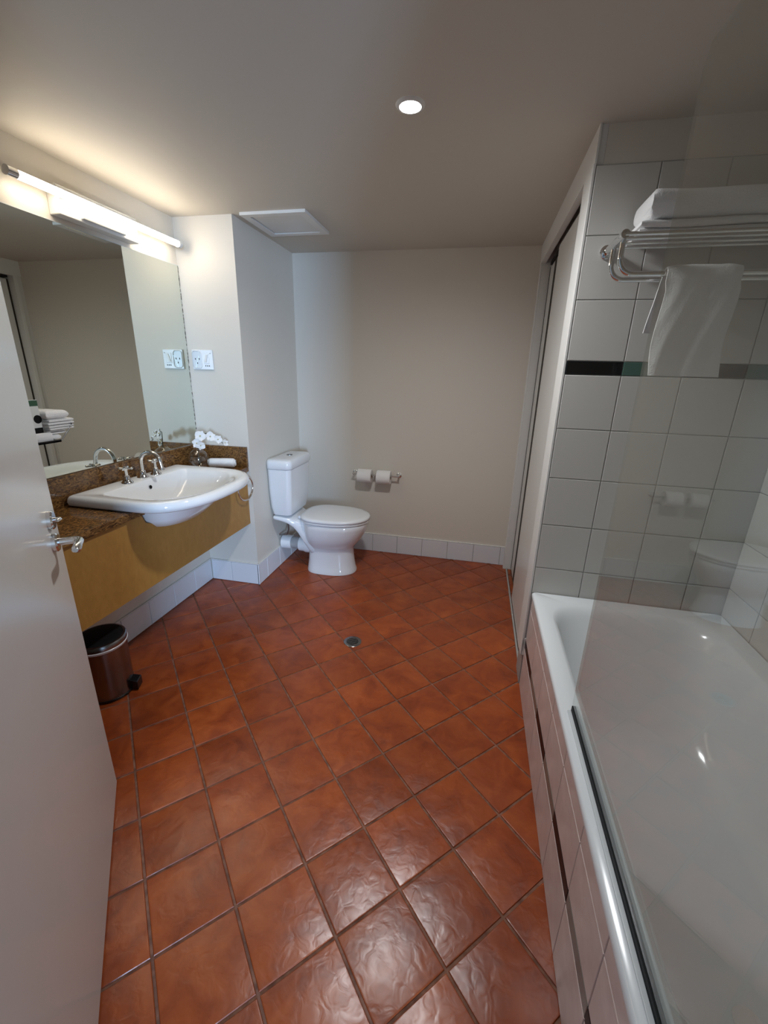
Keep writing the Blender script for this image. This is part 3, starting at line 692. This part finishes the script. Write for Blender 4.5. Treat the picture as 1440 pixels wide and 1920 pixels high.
box('green_band', M_GREEN, cx, cx+.0004, 1.285, 1.350, TZ_+.142, TZ_+.163, cd_)
MB().lathe([(.0, 0), (.016, 0), (.016, .0004)], (cx, 1.338, TZ_+.092), (1, 0, 0), 24, False).build('dark_emblem', M_BLACKM, cd_)
box('dark_block', M_BLACKM, cx, cx+.0004, 1.310, 1.350, TZ_+.010, TZ_+.060, cd_)

# ------------------------------------------------------------------ pedal bin
bx, by = -1.535, 1.292
bn = empty('pedal_bin', (bx, by, 0), 'stainless steel pedal bin with black lid under the vanity', 'bin')
MB().lathe([(.097, 0), (.100, .004), (.100, .012), (.097, .014)], (bx, by, .0005), (0, 0, 1), 48).build('base', M_BLACK, bn, 40)
MB().lathe([(.0975, .014), (.0975, .258)], (bx, by, 0), (0, 0, 1), 64, False, False).build('body', M_STEEL, bn, 60)
MB().lathe([(.0985, .250), (.101, .252), (.104, .262), (.100, .266)], (bx, by, 0), (0, 0, 1), 48, False, False).build('liner_bag', M_PLASTIC, bn, 60)
MB().lathe([(.100, .262), (.102, .264), (.102, .283), (.098, .288), (.090, .289)], (bx, by, 0), (0, 0, 1), 64, False, False).build('rim', M_STEEL, bn, 40)
MB().lathe([(.090, .287), (.085, .290), (.05, .292), (.001, .293)], (bx, by, 0), (0, 0, 1), 48, False, False).build('lid', M_BLACKM, bn, 60)
pdv = Vector((.93, .36, 0)).normalized(); pw = Vector((-pdv.y, pdv.x, 0)); pc = Vector((bx, by, 0))
vs = []
for (d_, hw_, z0, z1) in ((.090, .022, .004, .062), (.128, .026, .006, .050)):
    for sg in (-1, 1):
        for zz in (z0, z1): vs.append(tuple(pc+pdv*d_+pw*sg*hw_+Vector((0, 0, zz))))
MB().add(vs, [(0, 1, 3, 2), (4, 6, 7, 5), (0, 4, 5, 1), (2, 3, 7, 6), (1, 5, 7, 3), (0, 2, 6, 4)]).build('pedal', M_BLACK, bn, bevel=.004, seg=3)

# ------------------------------------------------------------------ toilet
TYc = 2.768
to = empty('toilet', (-1.0, TYc, 0), 'white close coupled ceramic toilet with closed lid', 'toilet')
def egg(xb, xf, hw, z, e=2.3, n=36, yc=TYc, eb=2.8):
    xm = xb+(xf-xb)*.42; out = []
    for i in range(n):
        a = 2*math.pi*i/n; c, s_ = math.cos(a), math.sin(a); ee = e if c > 0 else eb
        rx = (xf-xm) if c > 0 else (xm-xb)
        out.append((xm+rx*math.copysign(abs(c)**(2/ee), c), yc+hw*math.copysign(abs(s_)**(2/ee), s_), z))
    return out
R = [egg(-1.150, -.782, .132, .0005), egg(-1.150, -.782, .132, .012), egg(-1.147, -.790, .124, .03), egg(-1.140, -.800, .115, .09), egg(-1.136, -.805, .111, .15), egg(-1.136, -.805, .112, .185),
     egg(-1.138, -.796, .122, .205), egg(-1.145, -.770, .146, .235), egg(-1.152, -.740, .167, .275), egg(-1.158, -.716, .180, .320), egg(-1.160, -.702, .186, .360), egg(-1.160, -.698, .187, .392), egg(-1.155, -.706, .181, .399), egg(-1.13, -.76, .14, .399)]
pan = MB().loft(R).build('pan', M_CERAMIC, to, 55)
def sec(x, hw, z0, z1, n=24, e=4.0):
    zc, hz_ = (z0+z1)/2, (z1-z0)/2; out = []
    for i in range(n):
        a = 2*math.pi*i/n; c, s_ = math.cos(a), math.sin(a)
        out.append((x, TYc+hw*math.copysign(abs(c)**(2/e), c), zc+hz_*math.copysign(abs(s_)**(2/e), s_)))
    return out
MB().loft([sec(-1.03, .10, .06, .396), sec(-1.10, .112, .13, .398), sec(-1.15, .122, .215, .400), sec(-1.185, .128, .290, .402), sec(-1.215, .136, .335, .410), sec(-1.25, .150, .368, .424), sec(-1.29, .160, .386, .432), sec(-1.335, .164, .396, .436), sec(-1.352, .158, .400, .434)]).build('rear_shelf', M_CERAMIC, pan, 60)
seat = MB().loft([egg(-1.172, -.695, .190, .4005, 2.2), egg(-1.176, -.690, .194, .404, 2.2), egg(-1.176, -.690, .194, .413, 2.2), egg(-1.172, -.695, .190, .4165, 2.2)]).build('seat', M_PLASTIC, to, 50)
MB().loft([egg(-1.176, -.690, .194, .4185, 2.2), egg(-1.180, -.685, .198, .423, 2.2), egg(-1.180, -.685, .198, .432, 2.2), egg(-1.174, -.692, .192, .439, 2.2), egg(-1.15, -.72, .168, .4425, 2.2), egg(-1.06, -.84, .07, .444, 2.2)]).build('lid', M_PLASTIC, to, 50)
for s_ in (-1, 1):
    MB().tube([(-1.178, TYc+s_*.075-.02, .418), (-1.178, TYc+s_*.075+.02, .418)], .011, 12).build('hinge', M_PLASTIC, to, 50)
# cistern
def rr2(x0, x1, hw, r, z): return rrect(x0, x1, TYc-hw, TYc+hw, r, z)
ci = MB().loft([rr2(-1.350, -1.235, .145, .03, .437), rr2(-1.358, -1.222, .160, .035, .443), rr2(-1.366, -1.212, .175, .035, .50), rr2(-1.370, -1.204, .184, .035, .62), rr2(-1.370, -1.198, .189, .035, .775)]).build('cistern', M_CERAMIC, to, 50)
MB().loft([rr2(-1.371, -1.196, .191, .035, .777), rr2(-1.3715, -1.190, .196, .038, .783), rr2(-1.3715, -1.188, .197, .038, .820), rr2(-1.370, -1.194, .192, .036, .834), rr2(-1.365, -1.206, .180, .034, .842), rr2(-1.33, -1.24, .14, .03, .846)]).build('cistern_lid', M_CERAMIC, ci, 50)
MB().lathe([(.021, 0), (.021, .004), (.018, .0055)], (-1.278, TYc, .845), (0, 0, 1), 28).build('flush_button', M_STEEL, ci, 40)
# outlet pipe to the boxed wall
pz, py_ = .176, TYc-.0
op = MB().tube([(-1.361, py_, pz), (-1.285, py_, pz)], .052, 28).build('outlet_pipe', M_PLASTIC, to, 50)
MB().tube([(-1.290, py_, pz), (-1.215, py_, pz)], .046, 28).build('rubber_sleeve', M_PIPE, op, 50)
MB().tube([(-1.222, py_, pz-.004), (-1.185, py_, pz-.004), (-1.17, py_, pz-.004), (-1.12, py_, pz-.002)], [.054, .056, .062, .062], 28).build('pan_collar', M_PLASTIC, op, 50)
MB().tube([(-1.285, TYc-.06, .440), (-1.285, TYc-.06, .300), (-1.30, TYc-.06, .26), (-1.36, TYc-.06, .25)], .006, 10).build('water_hose', M_STEEL, to, 60)

# ------------------------------------------------------------------ toilet roll holder and rolls
hy = YK-.062
th = empty('toilet_roll_holder', (-.724, YK, .662), 'chrome double toilet roll holder on the back wall', 'roll holder')
MB().tube([(-.912, hy, .662), (-.540, hy, .662)], .0062, 12).build('bar', M_CHROME, th, 60)
for x in (-.905, -.550):
    MB().lathe([(.019, 0), (.019, .006), (.010, .011), (.008, .014), (.0075, .062)], (x, YK, .662), (0, -1, 0), 20).build('post', M_CHROME, th, 45)
MB().tube([(-.735, hy, .662), (-.735, hy-.0, .662), (-.735, YK-.004, .662)], .006, 10).build('middle_post', M_CHROME, th, 60)
for x0, x1, lb in ((-.865, -.757, 'white toilet paper roll on the toilet side of the holder'), (-.713, -.606, 'white toilet paper roll on the closet side of the holder')):
    t = empty('toilet_roll', ((x0+x1)/2, hy, .662), lb, 'toilet paper', 'toilet rolls on the holder')
    n = 36; zc = .6505
    prof = [(.0205, .0), (.0505, .0), (.0525, .003), (.0525, x1-x0-.003), (.0505, x1-x0), (.0205, x1-x0), (.0205, 0)]
    MB().lathe(prof, (x0, hy, zc), (1, 0, 0), n, False, False).build('paper', M_PAPER, t, 40)
    MB().lathe([(.0195, .001), (.0204, .001), (.0204, x1-x0-.001), (.0195, x1-x0-.001), (.0195, .001)], (x0, hy, zc), (1, 0, 0), n, False, False).build('core', mat('cardboard', (.35, .27, .18), .9), t, 40)

# ------------------------------------------------------------------ floor drain
fd = empty('floor_drain', (-.56, 1.916, 0), 'small round chrome floor drain among the terracotta tiles', 'drain')
MB().lathe([(.031, .0005), (.033, .0028), (.046, .0030), (.049, .0008)], (-.56, 1.916, 0), (0, 0, 1), 32, False, False).build('ring', M_STEEL, fd, 40)
MB().lathe([(.0005, .0010), (.032, .0010)], (-.56, 1.916, 0), (0, 0, 1), 28, False, False).build('well', M_BLACKM, fd)
for k in range(-2, 3):
    hw_ = math.sqrt(.032**2-(k*.011)**2)
    MB().box(-.56-hw_, -.56+hw_, 1.916+k*.011-.0022, 1.916+k*.011+.0022, .0012, .0027).build('grate_bar', M_STEEL, fd)
